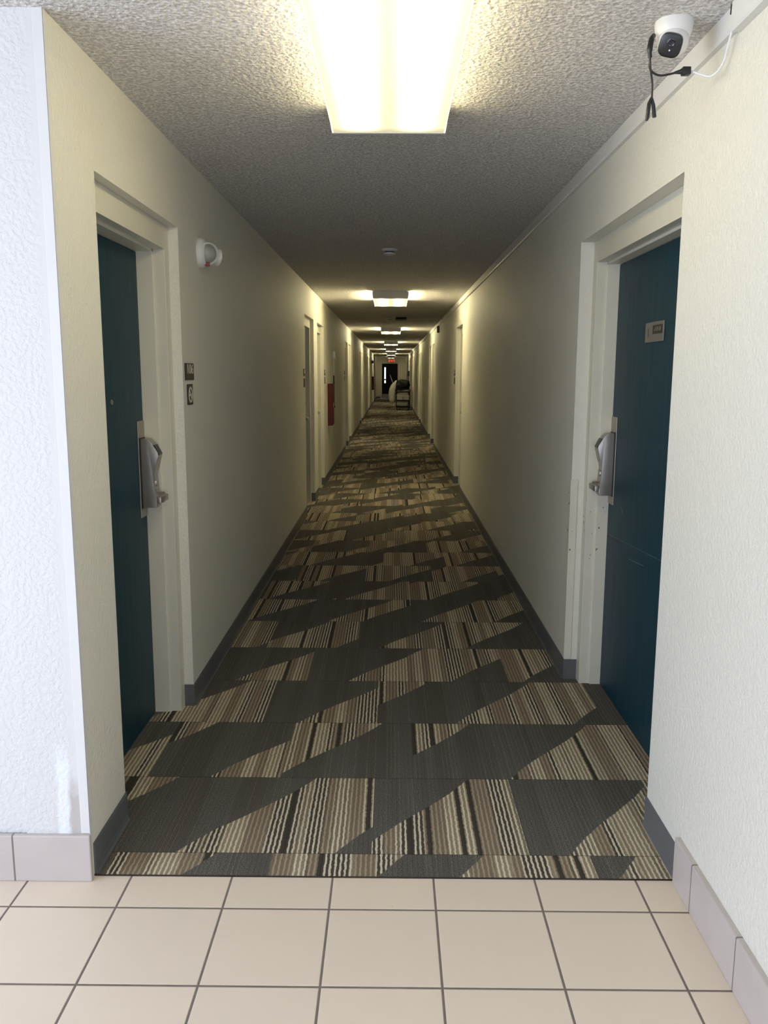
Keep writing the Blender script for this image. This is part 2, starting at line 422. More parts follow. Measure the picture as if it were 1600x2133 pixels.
for y in (-9.8, -6.05, -2.3, 1.45, 5.1): b.box(-14.12, -14.02, y, y + 0.1, 1.0, 7.4)
b.box(-14.12, -14.02, -9.8, 5.2, 1.0, 1.1); b.box(-14.12, -14.02, -9.8, 5.2, 7.3, 7.4); b.build('window_frame', M_white, w)
b = MB(); b.box(-14, -11, -12.6, -12.1, -0.05, HC); b.box(2.0, WR, -12.6, -12.1, -0.05, HC); b.box(-11, 2.0, -12.6, -12.1, -0.05, 1.0); b.box(-11, 2.0, -12.6, -12.1, 7.5, HC)
b.build('wall_back', M_lobby, kind='structure')
w = empty('window_1', (0, 0, 0), kind='structure')
b = MB()
for x in (-11, -7.75, -4.55, -1.3, 1.9): b.box(x, x + 0.1, -12.4, -12.2, 1.0, 7.5)
b.box(-11, 2, -12.4, -12.2, 1.0, 1.1); b.box(-11, 2, -12.4, -12.2, 7.4, 7.5); b.build('window_frame', M_white, w)

# far end wall with a doorway
DX0, DX1, DZ = -1.85, 1.28, 6.72
b = MB(); b.box(WL - 0.62, DX0, YF, YF + 0.6, -0.05, HC); b.box(DX1, WR + 0.65, YF, YF + 0.6, -0.05, HC); b.box(DX0, DX1, YF, YF + 0.6, DZ, HC)
b.build('wall_end', M_wall, kind='structure')

# baseboards
def baseboard(name, side, xw, recs, ys, ye, dret):
    b = MB(); s = 1 if side == 'L' else -1; y = ys; H = 0.345
    def run(a, c):
        b.prism([(xw - s * 0.01, 0.0), (xw + s * 0.052, 0.0), (xw + s * 0.026, 0.045), (xw + s * 0.016, 0.10), (xw + s * 0.014, H - 0.03), (xw + s * 0.004, H), (xw - s * 0.01, H)], a, c, 'y')
    def ret(yy, d):   # piece on the recess return
        x0, x1 = sorted((xw + s * 0.0155, xw - s * dret))
        y0, y1 = sorted((yy, yy + d * 0.015)); b.box(x0, x1, y0, y1, 0.0, H)
        y0, y1 = sorted((yy, yy + d * 0.030)); b.box(x0, x1, y0, y1, 0.0, 0.05)
    for a, c in recs:
        run(y, a); ret(c, -1); ret(a, 1); y = c
    run(y, ye)
    return b.build(name, M_base, kind='structure')
baseboard('baseboard_left', 'L', WL, L_REC, YE + 0.01, YF, 0.135)
baseboard('baseboard_right', 'R', WR, R_REC, YE + 0.0, YF, 0.195)
b = MB(); b.box(WL, DX0 - 0.25, YF - 0.03, YF + 0.01, 0, 0.345); b.box(DX1 + 0.25, WR, YF - 0.03, YF + 0.01, 0, 0.345); b.build('baseboard_end', M_base, kind='structure')
MB().box(-14, WL + 0.012, YE - 0.10, YE - 0.045, 0, 0.485, 0.012).build('baseboard_front', M_tbase, kind='structure')
MB().box(WR - 0.055, WR + 0.01, -12.1, YE - 0.02, 0, 0.485, 0.012).build('baseboard_lobby_right', M_tbase, kind='structure')
MB().box(-14, -13.95, -12.1, YE, 0, 0.485).build('baseboard_lobby_left', M_tbase, kind='structure')
# painted corner bead on the left corner
MB().box(WL - 0.085, WL + 0.006, YE - 0.056, YE - 0.049, 0.49, HC, 0.003).box(WL - 0.001, WL + 0.006, YE - 0.056, YE + 0.02, 0.36, HC, 0.003).build('trim_1', plain('corner_bead_paint', (0.73, 0.72, 0.70), 0.5, var=0.03), kind='structure')
# white raceway in the right ceiling corner
MB().prism([(WR, HC), (WR - 0.055, HC), (WR - 0.062, HC - 0.175), (WR - 0.05, HC - 0.20), (WR, HC - 0.20)], 7.45, YF, 'y').build('trim_2', M_race, kind='structure')
MB().prism([(WR, HC), (WR - 0.085, HC), (WR - 0.09, HC - 0.20), (WR - 0.075, HC - 0.225), (WR, HC - 0.225)], -8.0, 7.42, 'y').build('trim_3', M_race, kind='structure')

# plastic corner guard on the right wall past the near doorway
MB().box(WR - 0.014, WR + 0.0, 13.08, 13.20, 0.36, 3.30, 0.003).box(WR - 0.014, WR + 0.10, 13.062, 13.08, 0.36, 3.30, 0.003).build('trim_4', M_trim2, kind='structure')

# ------------------------------------------------------------------ carpet (one face per carpet tile, each tile carries its own cut of the pattern)
rows = {
 -1: (0.44, {-2: (0, -3.1, 99, 99), -1: (0, -1.15, 99, 99), 0: (1, -0.33, 99, 99), 1: (1, 1.25, 99, 99)}),
 0: (-0.18, {-2: (0, -3.90, -2.22, 99), -1: (1, -2.20, -0.57, 99), 0: (1, -0.34, 99, 99), 1: (1, 1.88, 99, 99), 2: (0, 99, 99, 99)}),
 1: (0.30, {-3: (1, -4.0, 99, 99), -2: (0, -3.75, -2.22, 99), -1: (0, -1.41, 99, 99), 0: (0, -0.17, 1.49, 99), 1: (1, 1.49, 99, 99)}),
 2: (-0.18, {-2: (1, -3.55, 99, 99), -1: (1, -1.30, 99, 99), 0: (0, -0.68, 0.95, 99), 1: (1, 0.95, 2.63, 99), 2: (1, 99, 99, 99)}),
 3: (0.30, {-2: (1, -2.52, 99, 99), -1: (1, -0.67, 99, 99), 0: (1, -0.70, 1.0, 99), 1: (0, 2.16, 99, 99)}),
 4: (-0.60, {-2: (0, -2.45, 99, 99), -1: (1, -2.50, -0.98, 99), 0: (1, -0.20, 99, 99), 1: (0, 1.37, 99, 99), 2: (1, 99, 99, 99)}),
 5: (0.44, {-2: (0, -2.88, -1.25, 99), -1: (1, -1.25, -0.55, 99), 0: (1, 0.62, 99, 99), 1: (0, 2.1, 99, 99)}),
}
cx0, cx1 = WL - 0.52, WR + 0.55
b = bmesh.new()
lay = {n: b.faces.layers.float.new(n) for n in ('start', 't1', 't2', 't3', 'rnd')}
rc = random.Random(11)
nrow = int((YF + 1 - CY0) / CT) + 2
prev = -1.25
for j in range(-1, nrow):
    y0 = CY0 + j * CT; y1 = y0 + CT
    base = rc.uniform(-3.3, 0.0)
    if j in rows: e, data = rows[j]
    else:
        e = rc.choice((-0.60, -0.18, 0.30, 0.45, 1.0)); data = None
    ya = max(y0, YE) if j < 0 else y0
    i0 = int(math.floor((cx0 - e) / CT)); i1 = int(math.floor((cx1 - e) / CT))
    for i in range(i0, i1 + 1):
        xa = max(e + i * CT, cx0); xb = min(e + (i + 1) * CT, cx1)
        if xb - xa < 0.01: continue
        f = b.faces.new([b.verts.new((x * FT, y * FT, 0.02 * FT)) for x, y in ((xa, ya), (xb, ya), (xb, y1), (xa, y1))])
        if data and i in data: d = data[i]
        else:
            # repeating diagonal bands, shifted a little from tile to tile
            sh = base + rc.uniform(-0.45, 0.45) + rc.choice((0, 0, 0.9)); P = 3.28; lo = e + i * CT - 1.4
            ths = []; k = -6
            while k < 6:
                ths += [(sh + k * P, 1), (sh + k * P + rc.uniform(1.3, 1.75), 0)]; k += 1
            st = 0; tt = []
            for th, s_ in ths:
                if th <= lo: st = s_
                elif th < lo + 3.1: tt.append(th)
            tt = (tt + [99, 99, 99])[:3]; d = (st, *tt)
        for n, val in zip(('start', 't1', 't2', 't3'), d): f[lay[n]] = float(val)
        f[lay['rnd']] = rc.random()
bmesh.ops.recalc_face_normals(b, faces=b.faces[:])
me = bpy.data.meshes.new('corridor_carpet'); b.to_mesh(me); b.free(); me.materials.append(M_carpet)
o = bpy.data.objects.new('floor_carpet', me); COL.objects.link(o); o['kind'] = 'structure'
MB().box(cx0, cx1, YE, YF + 0.6, -0.3, 0.018).build('floor_slab', M_signb, kind='structure')

# ------------------------------------------------------------------ doors in recesses
def lockset(parent, xd, s, yl, zb, dr, detail=True):
    """hotel card lock; s = direction out of the door into the corridor; dr = +1 far side latch"""
    def X(d): return xd + s * d
    def bx(mb, d0, d1, y0, y1, z0, z1, bv=0.0):
        a, c = sorted((X(d0), X(d1))); mb.box(a, c, y0, y1, z0, z1, bv)
    pl = MB(); bx(pl, 0.0, 0.012, yl - 0.30, yl, zb - 0.14, zb + 1.19, 0.004)
    p = pl.build('lock_plate', M_plate, parent)
    # curved body: profile in depth/height swept across its width
    prof = [(0.022, zb), (0.21, zb), (0.225, zb + 0.10), (0.20, zb + 0.25), (0.185, zb + 0.38), (0.195, zb + 0.50), (0.235, zb + 0.62), (0.262, zb + 0.71), (0.255, zb + 0.76), (0.17, zb + 0.90), (0.12, zb + 0.945), (0.022, zb + 0.945)]
    gk = MB(); bx(gk, 0.011, 0.026, yl - 0.268, yl - 0.03, zb - 0.012, zb + 0.96, 0.002); gk.build('black_outline', M_black, parent)  # thin black piece behind the body, draws its dark outline
    mb = MB(); mb.prism([(X(d), z) for d, z in prof], yl - 0.25, yl - 0.045, 'y', bev=0.008)
    body = mb.build('lock_body', M_nickel, parent, smooth=True)
    if detail:
        c = MB(); c.prism([(X(0.263), zb + 0.725), (X(0.267), zb + 0.745), (X(0.205), zb + 0.865), (X(0.19), zb + 0.865), (X(0.19), zb + 0.725)], yl - 0.235, yl - 0.06, 'y'); c.build('card_slot', M_black, body)
        k = MB(); k.lathe([(0, 0.02), (0.045, 0.02), (0.052, 0.01), (0.052, 0)], (X(0.185), yl - 0.15, zb + 0.335), (s, 0, 0.12), 20); k.build('key_cylinder', M_nickel, body, smooth=True)
    lv = MB(); lv.lathe([(0.075, 0), (0.075, 0.09), (0.062, 0.10), (0, 0.10)], (X(0.20), yl - 0.147, zb + 0.14), (s, 0, 0), 20)
    bx(lv, 0.27, 0.335, yl - 0.46, yl - 0.08, zb + 0.09, zb + 0.18, 0.014)
    lv.build('lever', M_nickel, parent, smooth=True)

def make_door(n, side, y0, y1, detail=0):
    s = 1 if side == 'L' else -1
    xw = WL if side == 'L' else WR
    d1, d3 = (0.135, 0.51) if side == 'L' else (0.198, 0.528)
    d2 = d1 + 0.16
    root = empty(f'door_{n}', (0, 0, 0), kind='structure')
    def X(d): return xw - s * d
    def bx(mb, a, c, *r):
        p, q = sorted((X(a), X(c))); mb.box(p, q, *r)
    g = 0.22; zi = ZT - 0.315
    fr = MB(); e = 0.0015
    bx(fr, d1, 0.61, y0 + e, y0 + g, 0.0, ZT - e, 0.006); bx(fr, d1, 0.61, y1 - g, y1 - e, 0.0, ZT - e, 0.006); bx(fr, d1 + .0005, 0.609, y0 + g - .01, y1 - g + .01, zi, ZT - e)
    bx(fr, d2, 0.60, y0 + g - 0.01, y0 + g + 0.035, 0.0, zi + 0.001, 0.004); bx(fr, d2, 0.60, y1 - g - 0.035, y1 - g + 0.01, 0.0, zi + .001, 0.004); bx(fr, d2, 0.60, y0 + g, y1 - g, zi - 0.035, zi + 0.01)
    fr.build('door_frame', M_trim2 if detail == 2 else M_trim, root)
    sl = MB(); ya, yb = y0 + g + 0.045, y1 - g - 0.043
    bx(sl, d3, 0.60, ya, yb, 0.03, zi - 0.045, 0.004)
    slab = sl.build('door_slab', M_door2 if detail == 2 else M_door, root)
    if detail:
        lockset(root, X(d3), s, yb + 0.005, 3.10 if side == 'L' else 3.12, 1)
        if detail == 1:
            pp = MB(); pp.lathe([(0.034, 0), (0.034, 0.012), (0.018, 0.02), (0, 0.018)], (X(d3), 10.30, 4.58), (s, 0, 0), 18); pp.build('peephole', M_nickel, root, smooth=True)
            ca = MB(); bx(ca, d3 - 0.03, d3, 9.95, 9.99, 6.40, 6.52, 0.004); ca.build('door_closer_bracket', M_nickel, root)
    else:
        lockset(root, X(d3), s, yb + 0.005, 3.10, 1, False)
    return root
n = 1; door_by = {}
for i, (a, c) in enumerate(L_REC): door_by[('L', i)] = make_door(n, 'L', a, c, 1 if i == 0 else 0); n += 1
for i, (a, c) in enumerate(R_REC): door_by[('R', i)] = make_door(n, 'R', a, c, 2 if i == 0 else 0); n += 1
# plate on the near right door
DR = door_by[('R', 0)]; xp = WR + 0.528
pl = MB().box(xp - 0.022, xp, 10.57, 11.31, 5.355, 5.61, 0.009).build('room_plate', plain('greyish_beige_plate', (0.16, 0.155, 0.13), 0.4), DR, label='small beige plastic plate with a dark strip')
MB().box(xp - 0.0245, xp - 0.021, 10.60, 10.99, 5.455, 5.565).build('dark_strip', M_signb, pl)
b = MB()
for (a, c, z0, z1) in ((10.66, 10.70, 5.49, 5.54), (10.73, 10.76, 5.49, 5.535), (10.79, 10.83, 5.49, 5.54), (10.87, 10.885, 5.495, 5.54), (10.90, 10.93, 5.495, 5.51)):
    b.box(xp - 0.0258, xp - 0.0243, a, c, z0, z1)
b.build('strip_marks', M_plate, pl)
b = MB(); b.box(xp - 0.024, xp - 0.021, 11.16, 11.185, 5.43, 5.53); b.build('thin_brown_mark', plain('brown_print', (0.09, 0.05, 0.03), 0.5), pl)
b = MB()
for k in range(4): b.box(xp - 0.024, xp - 0.021, 11.13 + 0.035 * (k % 2), 11.15 + 0.035 * (k % 2), 5.375 + 0.012 * k, 5.385 + 0.012 * k)
b.build('red_marks', plain('red_print', (0.40, 0.10, 0.06), 0.5), pl)

# end door
root = empty('door_24', (0, 0, 0), kind='structure')
b = MB(); b.box(DX0 - 0.17, DX0 + 0.03, YF - 0.06, YF + 0.5, 0, DZ + 0.17); b.box(DX1 - 0.03, DX1 + 0.17, YF - 0.06, YF + 0.5, 0, DZ + 0.17); b.box(DX0, DX1, YF - 0.06, YF + 0.5, DZ - 0.03, DZ + 0.17); b.build('door_frame', M_trim, root)
b = MB(); b.box(DX0 + 0.03, DX1 - 0.03, YF + 0.1, YF + 0.25, 0.05, DZ - 0.03); b.build('door_slab', M_darkdoor, root)
b = MB(); b.box(DX0 + 0.48, DX0 + 0.80, YF + 0.08, YF + 0.12, 2.95, 5.98, 0.0); b.build('window_pane', M_lite, root)
b = MB(); b.box(DX0 + 0.48, DX0 + 0.80, YF + 0.07, YF + 0.081, 3.50, 3.72); b.build('window_bar', M_darkdoor, root)
b = MB(); b.box(DX0 + 0.10, DX1 - 0.10, YF + 0.085, YF + 0.1, 0.1, 0.85); b.build('kick_plate', M_kick, root)

# ------------------------------------------------------------------ ceiling light fixtures
def make_fixture(lens):
    r = empty('ceiling_light', (0, 0, 0))
    MB().box(-0.58, 0.58, -1.93, 1.93, -0.075, 0.0, 0.005).build('housing', M_housing, r)
    prof = [(-0.60, -0.05), (-0.668, -0.065), (-0.662, -0.16), (-0.645, -0.262), (-0.635, -0.272), (0.635, -0.272), (0.645, -0.262), (0.662, -0.16), (0.668, -0.065), (0.60, -0.05)]
    MB().prism(prof, -1.92, 1.92, 'y').build('diffuser', lens, r)
    cap = [(-0.59, 0.0), (-0.675, -0.05), (-0.670, -0.17), (-0.650, -0.278), (0.650, -0.278), (0.670, -0.17), (0.675, -0.05), (0.59, 0.0)]
    for a in (-1, 1):
        MB().prism(cap, a * 1.92, a * 1.965, 'y').build('end_cap', M_housing, r)
    return r
FX = [8.25, 33.75, 59.0, 84.3, 109.6, 134.8, 160.0]
wh = ['nearest glowing ceiling light, large and cut off at the top of the photo', 'second ceiling light down the hall, just past the smoke detector', 'third ceiling light down the hall, beyond the dark ceiling box',
      'fourth ceiling light down the hall, in front of the fourth pair of doorways', 'fifth ceiling light down the hall, small and flat', 'sixth ceiling light down the hall, next to last before the exit sign', 'last ceiling light, right in front of the red exit sign']
f0 = make_fixture(M_lens_weak); f1 = make_fixture(M_lens); f6 = make_fixture(M_lens_dim)
for i, y in enumerate(FX):
    r = {0: f0, 1: f1, 6: f6}.get(i) or copy_tree(f1)
    r.location = Vector((-0.045, y, HC)) * FT
    tag(r, wh[i], 'ceiling light', 'ceiling lights along the corridor')

# ------------------------------------------------------------------ security camera and its cables
sc = empty('security_camera', (2.42, 7.80, HC), label='white dome security camera with black face on the ceiling at upper right', cat='security camera')
MB().lathe([(0.0, 0.0), (0.158, 0.0), (0.162, -0.02), (0.155, -0.085), (0.128, -0.155), (0.10, -0.165), (0.0, -0.165)], (0, 0, 0), (0, 0, 1), 40).build('mount', M_white, sc, smooth=True)
MB().sphere((-0.012, -0.035, -0.175), 0.131, seg=36).build('ball_housing', M_white, sc, smooth=True)
cd = Vector((-0.42, -0.80, -0.52)).normalized(); cc = Vector((-0.012, -0.035, -0.175))
fp = MB()
uu = cd.cross(Vector((0, 0, 1))).normalized(); ww = uu.cross(cd).normalized()
pts = []
bmx = fp.bm; ring0 = []; ring1 = []; ring2 = []
for k in range(36):
    t = 2 * math.pi * k / 36; rr = 0.094 / (abs(math.cos(t)) ** 3.2 + abs(math.sin(t)) ** 3.2) ** (1 / 3.2)
    t2 = t + 0.35
    q = (uu * math.cos(t2) + ww * math.sin(t2))
    ring0.append(bmx.verts.new((cc + cd * 0.098 + q * rr) * FT)); ring1.append(bmx.verts.new((cc + cd * 0.130 + q * rr) * FT)); ring2.append(bmx.verts.new((cc + cd * 0.138 + q * rr * 0.86) * FT))
for A, B in ((ring0, ring1), (ring1, ring2)):
    for k in range(36): bmx.faces.new((A[k], A[(k + 1) % 36], B[(k + 1) % 36], B[k]))
bmx.faces.new(ring2)
face = fp.build('front_glass', M_black, sc, smooth=True, label='rounded square black camera face')
lc = cc + cd * 0.138 - uu * 0.012 + ww * 0.02
MB().lathe([(0.034, 0.0), (0.034, 0.006), (0.028, 0.008), (0.018, 0.003), (0, 0.005)], lc, cd, 24).build('lens', M_glassball, face, smooth=True)
MB().lathe([(0.007, 0), (0.006, 0.003), (0, 0.004)], cc + cd * 0.139 - ww * 0.035 + uu * 0.006, cd, 12).build('status_light', M_white, face, smooth=True)
# black pigtail: grommet, cable, splitter plug ends
ca = empty('camera_cable', (2.215, 7.78, HC), label='black camera pigtail cable hanging from the dome camera with plug ends', cat='cable')
g0 = Vector((0.005, -0.02, -0.19))
MB().tube(smooth_path([(0.03, 0.0, -0.12), (0.005, -0.03, -0.16), (-0.01, -0.04, -0.25), (0.0, -0.03, -0.31)], 4), [0.02] * 4 + [0.024] * 5 + [0.018] * 4, 10).build('strain_relief', M_black, ca, smooth=True)
MB().tube(smooth_path([(0.0, -0.03, -0.30), (0.01, -0.02, -0.38), (0.045, 0.02, -0.50), (0.05, 0.03, -0.63)], 6), 0.009, 8).build('power_lead', M_black, ca, smooth=True)
MB().tube(smooth_path([(0.0, -0.03, -0.30), (0.015, 0.0, -0.39), (0.11, 0.03, -0.43), (0.25, 0.02, -0.41)], 6), 0.009, 8).build('data_lead', M_black, ca, smooth=True)
MB().tube([(0.045, 0.03, -0.61), (0.03, 0.03, -0.66), (0.02, 0.03, -0.77), (0.015, 0.03, -0.80)], [0.008, 0.018, 0.019, 0.012], 10).build('power_plug', M_black, ca, smooth=True)
MB().tube([(0.052, 0.03, -0.61), (0.07, 0.04, -0.67), (0.085, 0.04, -0.77)], [0.008, 0.017, 0.018], 10).build('power_socket', M_black, ca, smooth=True)
MB().tube([(0.23, 0.02, -0.412), (0.28, 0.015, -0.405), (0.30, 0.015, -0.40)], [0.010, 0.020, 0.028], 10).box(0.292, 0.365, -0.02, 0.045, -0.435, -0.37, 0.008).build('network_socket', M_black, ca, smooth=True)
# white network cable from the raceway joint to the socket
nc = MB(); o0 = Vector((2.27, 7.78, HC))
nc.tube(smooth_path([(2.582, 7.79, HC - 0.40), (2.64, 7.76, HC - 0.43), (2.735, 7.70, HC - 0.47), (2.79, 7.60, HC - 0.40), (2.79, 7.50, HC - 0.27), (2.80, 7.44, HC - 0.17), (2.83, 7.43, HC - 0.12)], 8), 0.0095, 8)
nco = nc.build('network_cable', M_white, None, smooth=True); tag(nco, 'white network cable looping from the raceway joint to the black camera plug', 'cable')
tb = MB().tube([(2.775, 7.44, HC - 0.01), (2.77, 7.435, HC - 0.085)], 0.011, 8).build('cable_stub', M_black, None, smooth=True); tag(tb, 'short black cable stub showing at the raceway joint beside the camera', 'cable')

# ------------------------------------------------------------------ fire alarm speaker strobe on the left wall
hs = empty('strobe_light', (WL, 13.15, 6.74), label='round white emergency light with clear lens high on the left wall', cat='emergency light')
MB().lathe([(0.0, 0.0), (0.225, 0.0), (0.232, 0.02), (0.215, 0.075), (0.16, 0.12), (0.0, 0.13)], (0, 0, 0), (1, 0, 0), 40).build('base_dome', M_white, hs, smooth=True)
hd = Vector((0.62, -0.76, -0.16)).normalized(); hp = Vector((0.09, 0.0, -0.005))
MB().lathe([(0.0, -0.02), (0.12, 0.0), (0.158, 0.05), (0.163, 0.11), (0.15, 0.118), (0.135, 0.10), (0.13, 0.07)], hp, hd, 36).build('lamp_shell', M_white, hs, smooth=True)
MB().lathe([(0.133, 0.085), (0.125, 0.12), (0.09, 0.152), (0.045, 0.168), (0.0, 0.172)], hp, hd, 36).build('clear_lens', M_clear, hs, smooth=True)
MB().lathe([(0.0, 0.03), (0.06, 0.045), (0.11, 0.085)], hp, hd, 24).build('reflector', M_nickel, hs, smooth=True)
MB().sphere(tuple(hp + hd * 0.10), 0.025, seg=12).build('bulb', M_white, hs, smooth=True)
h2 = Vector((0.80, 0.58, -0.12)).normalized()
MB().lathe([(0.0, -0.03), (0.09, 0.0), (0.125, 0.06), (0.13, 0.17), (0.115, 0.18), (0.10, 0.15)], (0.10, 0.16, -0.01), h2, 32).build('second_lamp_shell', M_white, hs, smooth=True)
MB().box(0.10, 0.165, -0.10, -0.03, -0.205, -0.145, 0.012).build('red_tab', M_redtab, hs, label='small red tab under the lens')

# ------------------------------------------------------------------ room signs
RX = Matrix(((0, 0, 1, 0), (1, 0, 0, 0), (0, 1, 0, 0), (0, 0, 0, 1)))   # text facing +x, reading along +y
def M_at(side, x, y, z):
    if side == 'L': R = RX
    else: R = Matrix(((0, 0, -1, 0), (-1, 0, 0, 0), (0, 1, 0, 0), (0, 0, 0, 1)))
    return Matrix.Translation(Vector((x, y, z)) * FT) @ R
rs = empty('room_number_sign', (WL, 12.205, 4.957), label='dark room sign reading 106 beside the near left door', cat='sign', group='room number signs')
MB().box(0, 0.018, -0.25, 0.25, -0.12, 0.12, 0.006).build('sign_plate', M_signb, rs)
text_part('digits', '106', 0.195, M_cream, rs, M_at('L', 0.0195, 0.01, 0.03), 0.002, 1.35)
ns = empty('no_smoking_sign', (WL, 12.20, 4.632), label='narrow dark sign with a white round symbol under the 106 sign', cat='sign')
MB().box(0, 0.018, -0.15, 0.15, -0.147, 0.147, 0.006).build('sign_plate', M_signb, ns)
b = MB(); b.lathe([(0.085, 0.018), (0.085, 0.022), (0.115, 0.022), (0.115, 0.018), (0.085, 0.018)], (0, 0.0, -0.005), (1, 0, 0), 28)
b.prism([(-0.085, 0.06), (-0.06, 0.085), (0.085, -0.06), (0.06, -0.085)], 0.018, 0.0215, 'x'); b.prism([(-0.06, -0.025), (0.06, -0.025), (0.06, 0.005), (-0.06, 0.005)], 0.018, 0.021, 'x')
b.build('symbol', M_cream, ns)
# small far signs beside other doors
def small_sign(side, y, label):
    xw = WL if side == 'L' else WR; s = 1 if side == 'L' else -1
    r = empty('room_number_sign', (xw, y, 4.95), label=label, cat='sign', group='room number signs')
    x0, x1 = sorted((0, s * 0.02)); MB().box(x0, x1, -0.25, 0.25, -0.12, 0.12, 0.005).build('sign_plate', M_signb, r)
    x0, x1 = sorted((0, s * 0.022)); MB().box(x0, x1, -0.19, 0.20, -0.03, 0.09).build('digits', M_cream, r)
    r2 = empty('no_smoking_sign', (xw, y, 4.61), label=label.replace('dark room sign', 'narrow dark sign under the room sign'), cat='sign', group='symbol signs far down the hall')
    x0, x1 = sorted((0, s * 0.02)); MB().box(x0, x1, -0.15, 0.15, -0.147, 0.147, 0.005).build('sign_plate', M_signb, r2)
small_sign('L', 28.35, 'dark room sign before the second doorway on the left wall')
small_sign('L', 37.15, 'dark room sign between the third left doorway and the red cabinet')
small_sign('L', 52.9, 'dark room sign on the left wall beyond the red cabinet')
small_sign('R', 38.0, 'dark room sign just past the second doorway on the right wall')
small_sign('R', 64.9, 'dark room sign past the paired doorways on the right wall')

# ------------------------------------------------------------------ wall outlet
wo = empty('wall_outlet', (WL, 22.7, 1.50), label='painted wall outlet low on the left wall between the first two doorways', cat='outlet')
MB().box(0, 0.02, -0.12, 0.12, -0.19, 0.19, 0.006).build('cover_plate', M_wall, wo)
b = MB()
for z in (-0.08, 0.08): b.box(0.019, 0.026, -0.055, 0.055, z - 0.05, z + 0.05, 0.004)
b.build('sockets', M_wall, wo)

# ------------------------------------------------------------------ red cabinet, strobe and pull station beyond it
fc = empty('fire_extinguisher_cabinet', (WL, 38.8, 2.52), label='red fire extinguisher cabinet on the left wall past the third doorway', cat='fire cabinet')
MB().box(0, 0.22, 0, 0.95, 0, 1.92, 0.012).build('cabinet_body', M_red, fc)
MB().box(0.22, 0.245, 0.05, 0.90, 0.06, 1.86, 0.006).build('door_panel', M_red, fc)
MB().box(0.245, 0.27, 0.10, 0.14, 0.85, 1.05, 0.004).build('latch', M_nickel, fc)
ss = empty('wall_strobe', (WL, 42.6, 5.70), label='white wall strobe above the red cabinet on the left wall', cat='fire alarm')
MB().box(0, 0.13, -0.17, 0.17, -0.05, 0.30, 0.012).build('strobe_body', M_white, ss)
MB().box(0.02, 0.06, -0.03, 0.03, -0.85, -0.05).build('conduit', M_white, ss)
hb = empty('hanging_strap', (WL, 42.6, 3.25), label='black vertical strap hanging on the left wall behind the red cabinet', cat='strap')
MB().box(0, 0.06, -0.10, 0.10, 0, 1.55, 0.01).build('strap_band', M_black, hb); MB().box(0, 0.09, -0.12, 0.12, -0.06, 0.05, 0.01).build('buckle', M_black, hb)
f2 = empty('fire_extinguisher_cabinet', (WL, 126.0, 2.4), label='distant red cabinet on the left wall near the end door', cat='fire cabinet')
MB().box(0, 0.30, 0, 1.0, 0, 2.0, 0.02).build('cabinet_body', M_red, f2); MB().box(0.30, 0.33, 0.05, 0.95, 0.06, 1.94, 0.01).build('door_panel', M_red, f2)
hx = empty('wall_horn', (WL, 122.0, 6.45), label='small dark alarm horn high on the distant left wall', cat='fire alarm')
MB().box(0, 0.33, -0.15, 0.15, -0.2, 0.2, 0.03).build('horn_body', M_black, hx); MB().lathe([(0.08, 0), (0.10, 0.04), (0.07, 0.05), (0, 0.02)], (0.33, 0, 0), (1, 0, 0), 14).build('grille', M_black, hx, smooth=True)
hr = empty('junction_box', (WR, 51.0, 7.42), label='small black box under the raceway on the right wall', cat='junction box')
MB().box(-0.13, 0, -0.12, 0.12, -0.10, 0.30, 0.015).build('box_body', M_black, hr); MB().box(-0.14, -0.13, -0.10, 0.10, -0.08, 0.28).build('box_cover', M_black, hr)

# ------------------------------------------------------------------ ceiling items
def detector(x, y, label):
    r = empty('smoke_detector', (x, y, HC), label=label, cat='smoke detector')
    MB().lathe([(0, 0), (0.20, 0), (0.205, -0.03), (0.185, -0.05), (0.14, -0.06), (0, -0.06)], (0, 0, 0), (0, 0, 1), 28).build('base_plate', M_white, r, smooth=True)
    MB().lathe([(0.13, -0.055), (0.13, -0.085), (0, -0.085)], (0, 0, 0), (0, 0, 1), 24).build('vent_ring', M_black, r, smooth=True)
    MB().lathe([(0, -0.08), (0.15, -0.085), (0.145, -0.12), (0.10, -0.14), (0, -0.145)], (0, 0, 0), (0, 0, 1), 24).build('cap', M_white, r, smooth=True)
detector(-0.06, 21.3, 'small white smoke detector on the ceiling between the first two lights')
detector(-0.13, 47.6, 'distant smoke detector on the ceiling left of the dark ceiling box')
cb = empty('ceiling_box', (0.52, 47.2, HC), label='dark rectangular box on the ceiling before the third light', cat='ceiling box')
MB().box(-0.29, 0.29, -0.6, 0.6, -0.10, 0, 0.01).build('box_body', M_cart, cb)
MB().box(-0.25, 0.25, -0.55, 0.55, -0.115, -0.10).build('cover', M_black, cb)
cn = MB().tube([(0.81, 47.5, HC - 0.035), (WR - 0.05, 47.5, HC - 0.035)], 0.03, 8).build('ceiling_conduit', M_trim, None, smooth=True); tag(cn, 'thin conduit crossing the ceiling from the dark box to the right raceway', 'conduit')
ex = empty('exit_sign', (-0.42, 161.0, HC - 0.95), label='glowing red exit sign hanging before the end door', cat='exit sign')
MB().box(-0.02, 1.02, 2.1, 2.3, -0.12, 0.5, 0.02).build('sign_case', M_white, ex)
MB().box(0.02, 0.98, 2.08, 2.10, -0.08, 0.46).build('sign_face', plain('sign_face_red', (0.25, 0.03, 0.02), 0.5), ex)
Mx = Matrix.Translation(Vector((0.5, 2.07, 0.19)) * FT) @ Matrix(((1, 0, 0, 0), (0, 0, -1, 0), (0, 1, 0, 0), (0, 0, 0, 1)))
text_part('letters', 'EXIT', 0.60, M_exit, ex, Mx, 0.01)
MB().box(0.45, 0.55, 2.15, 2.25, 0.5, 0.95).build('canopy', M_white, ex)

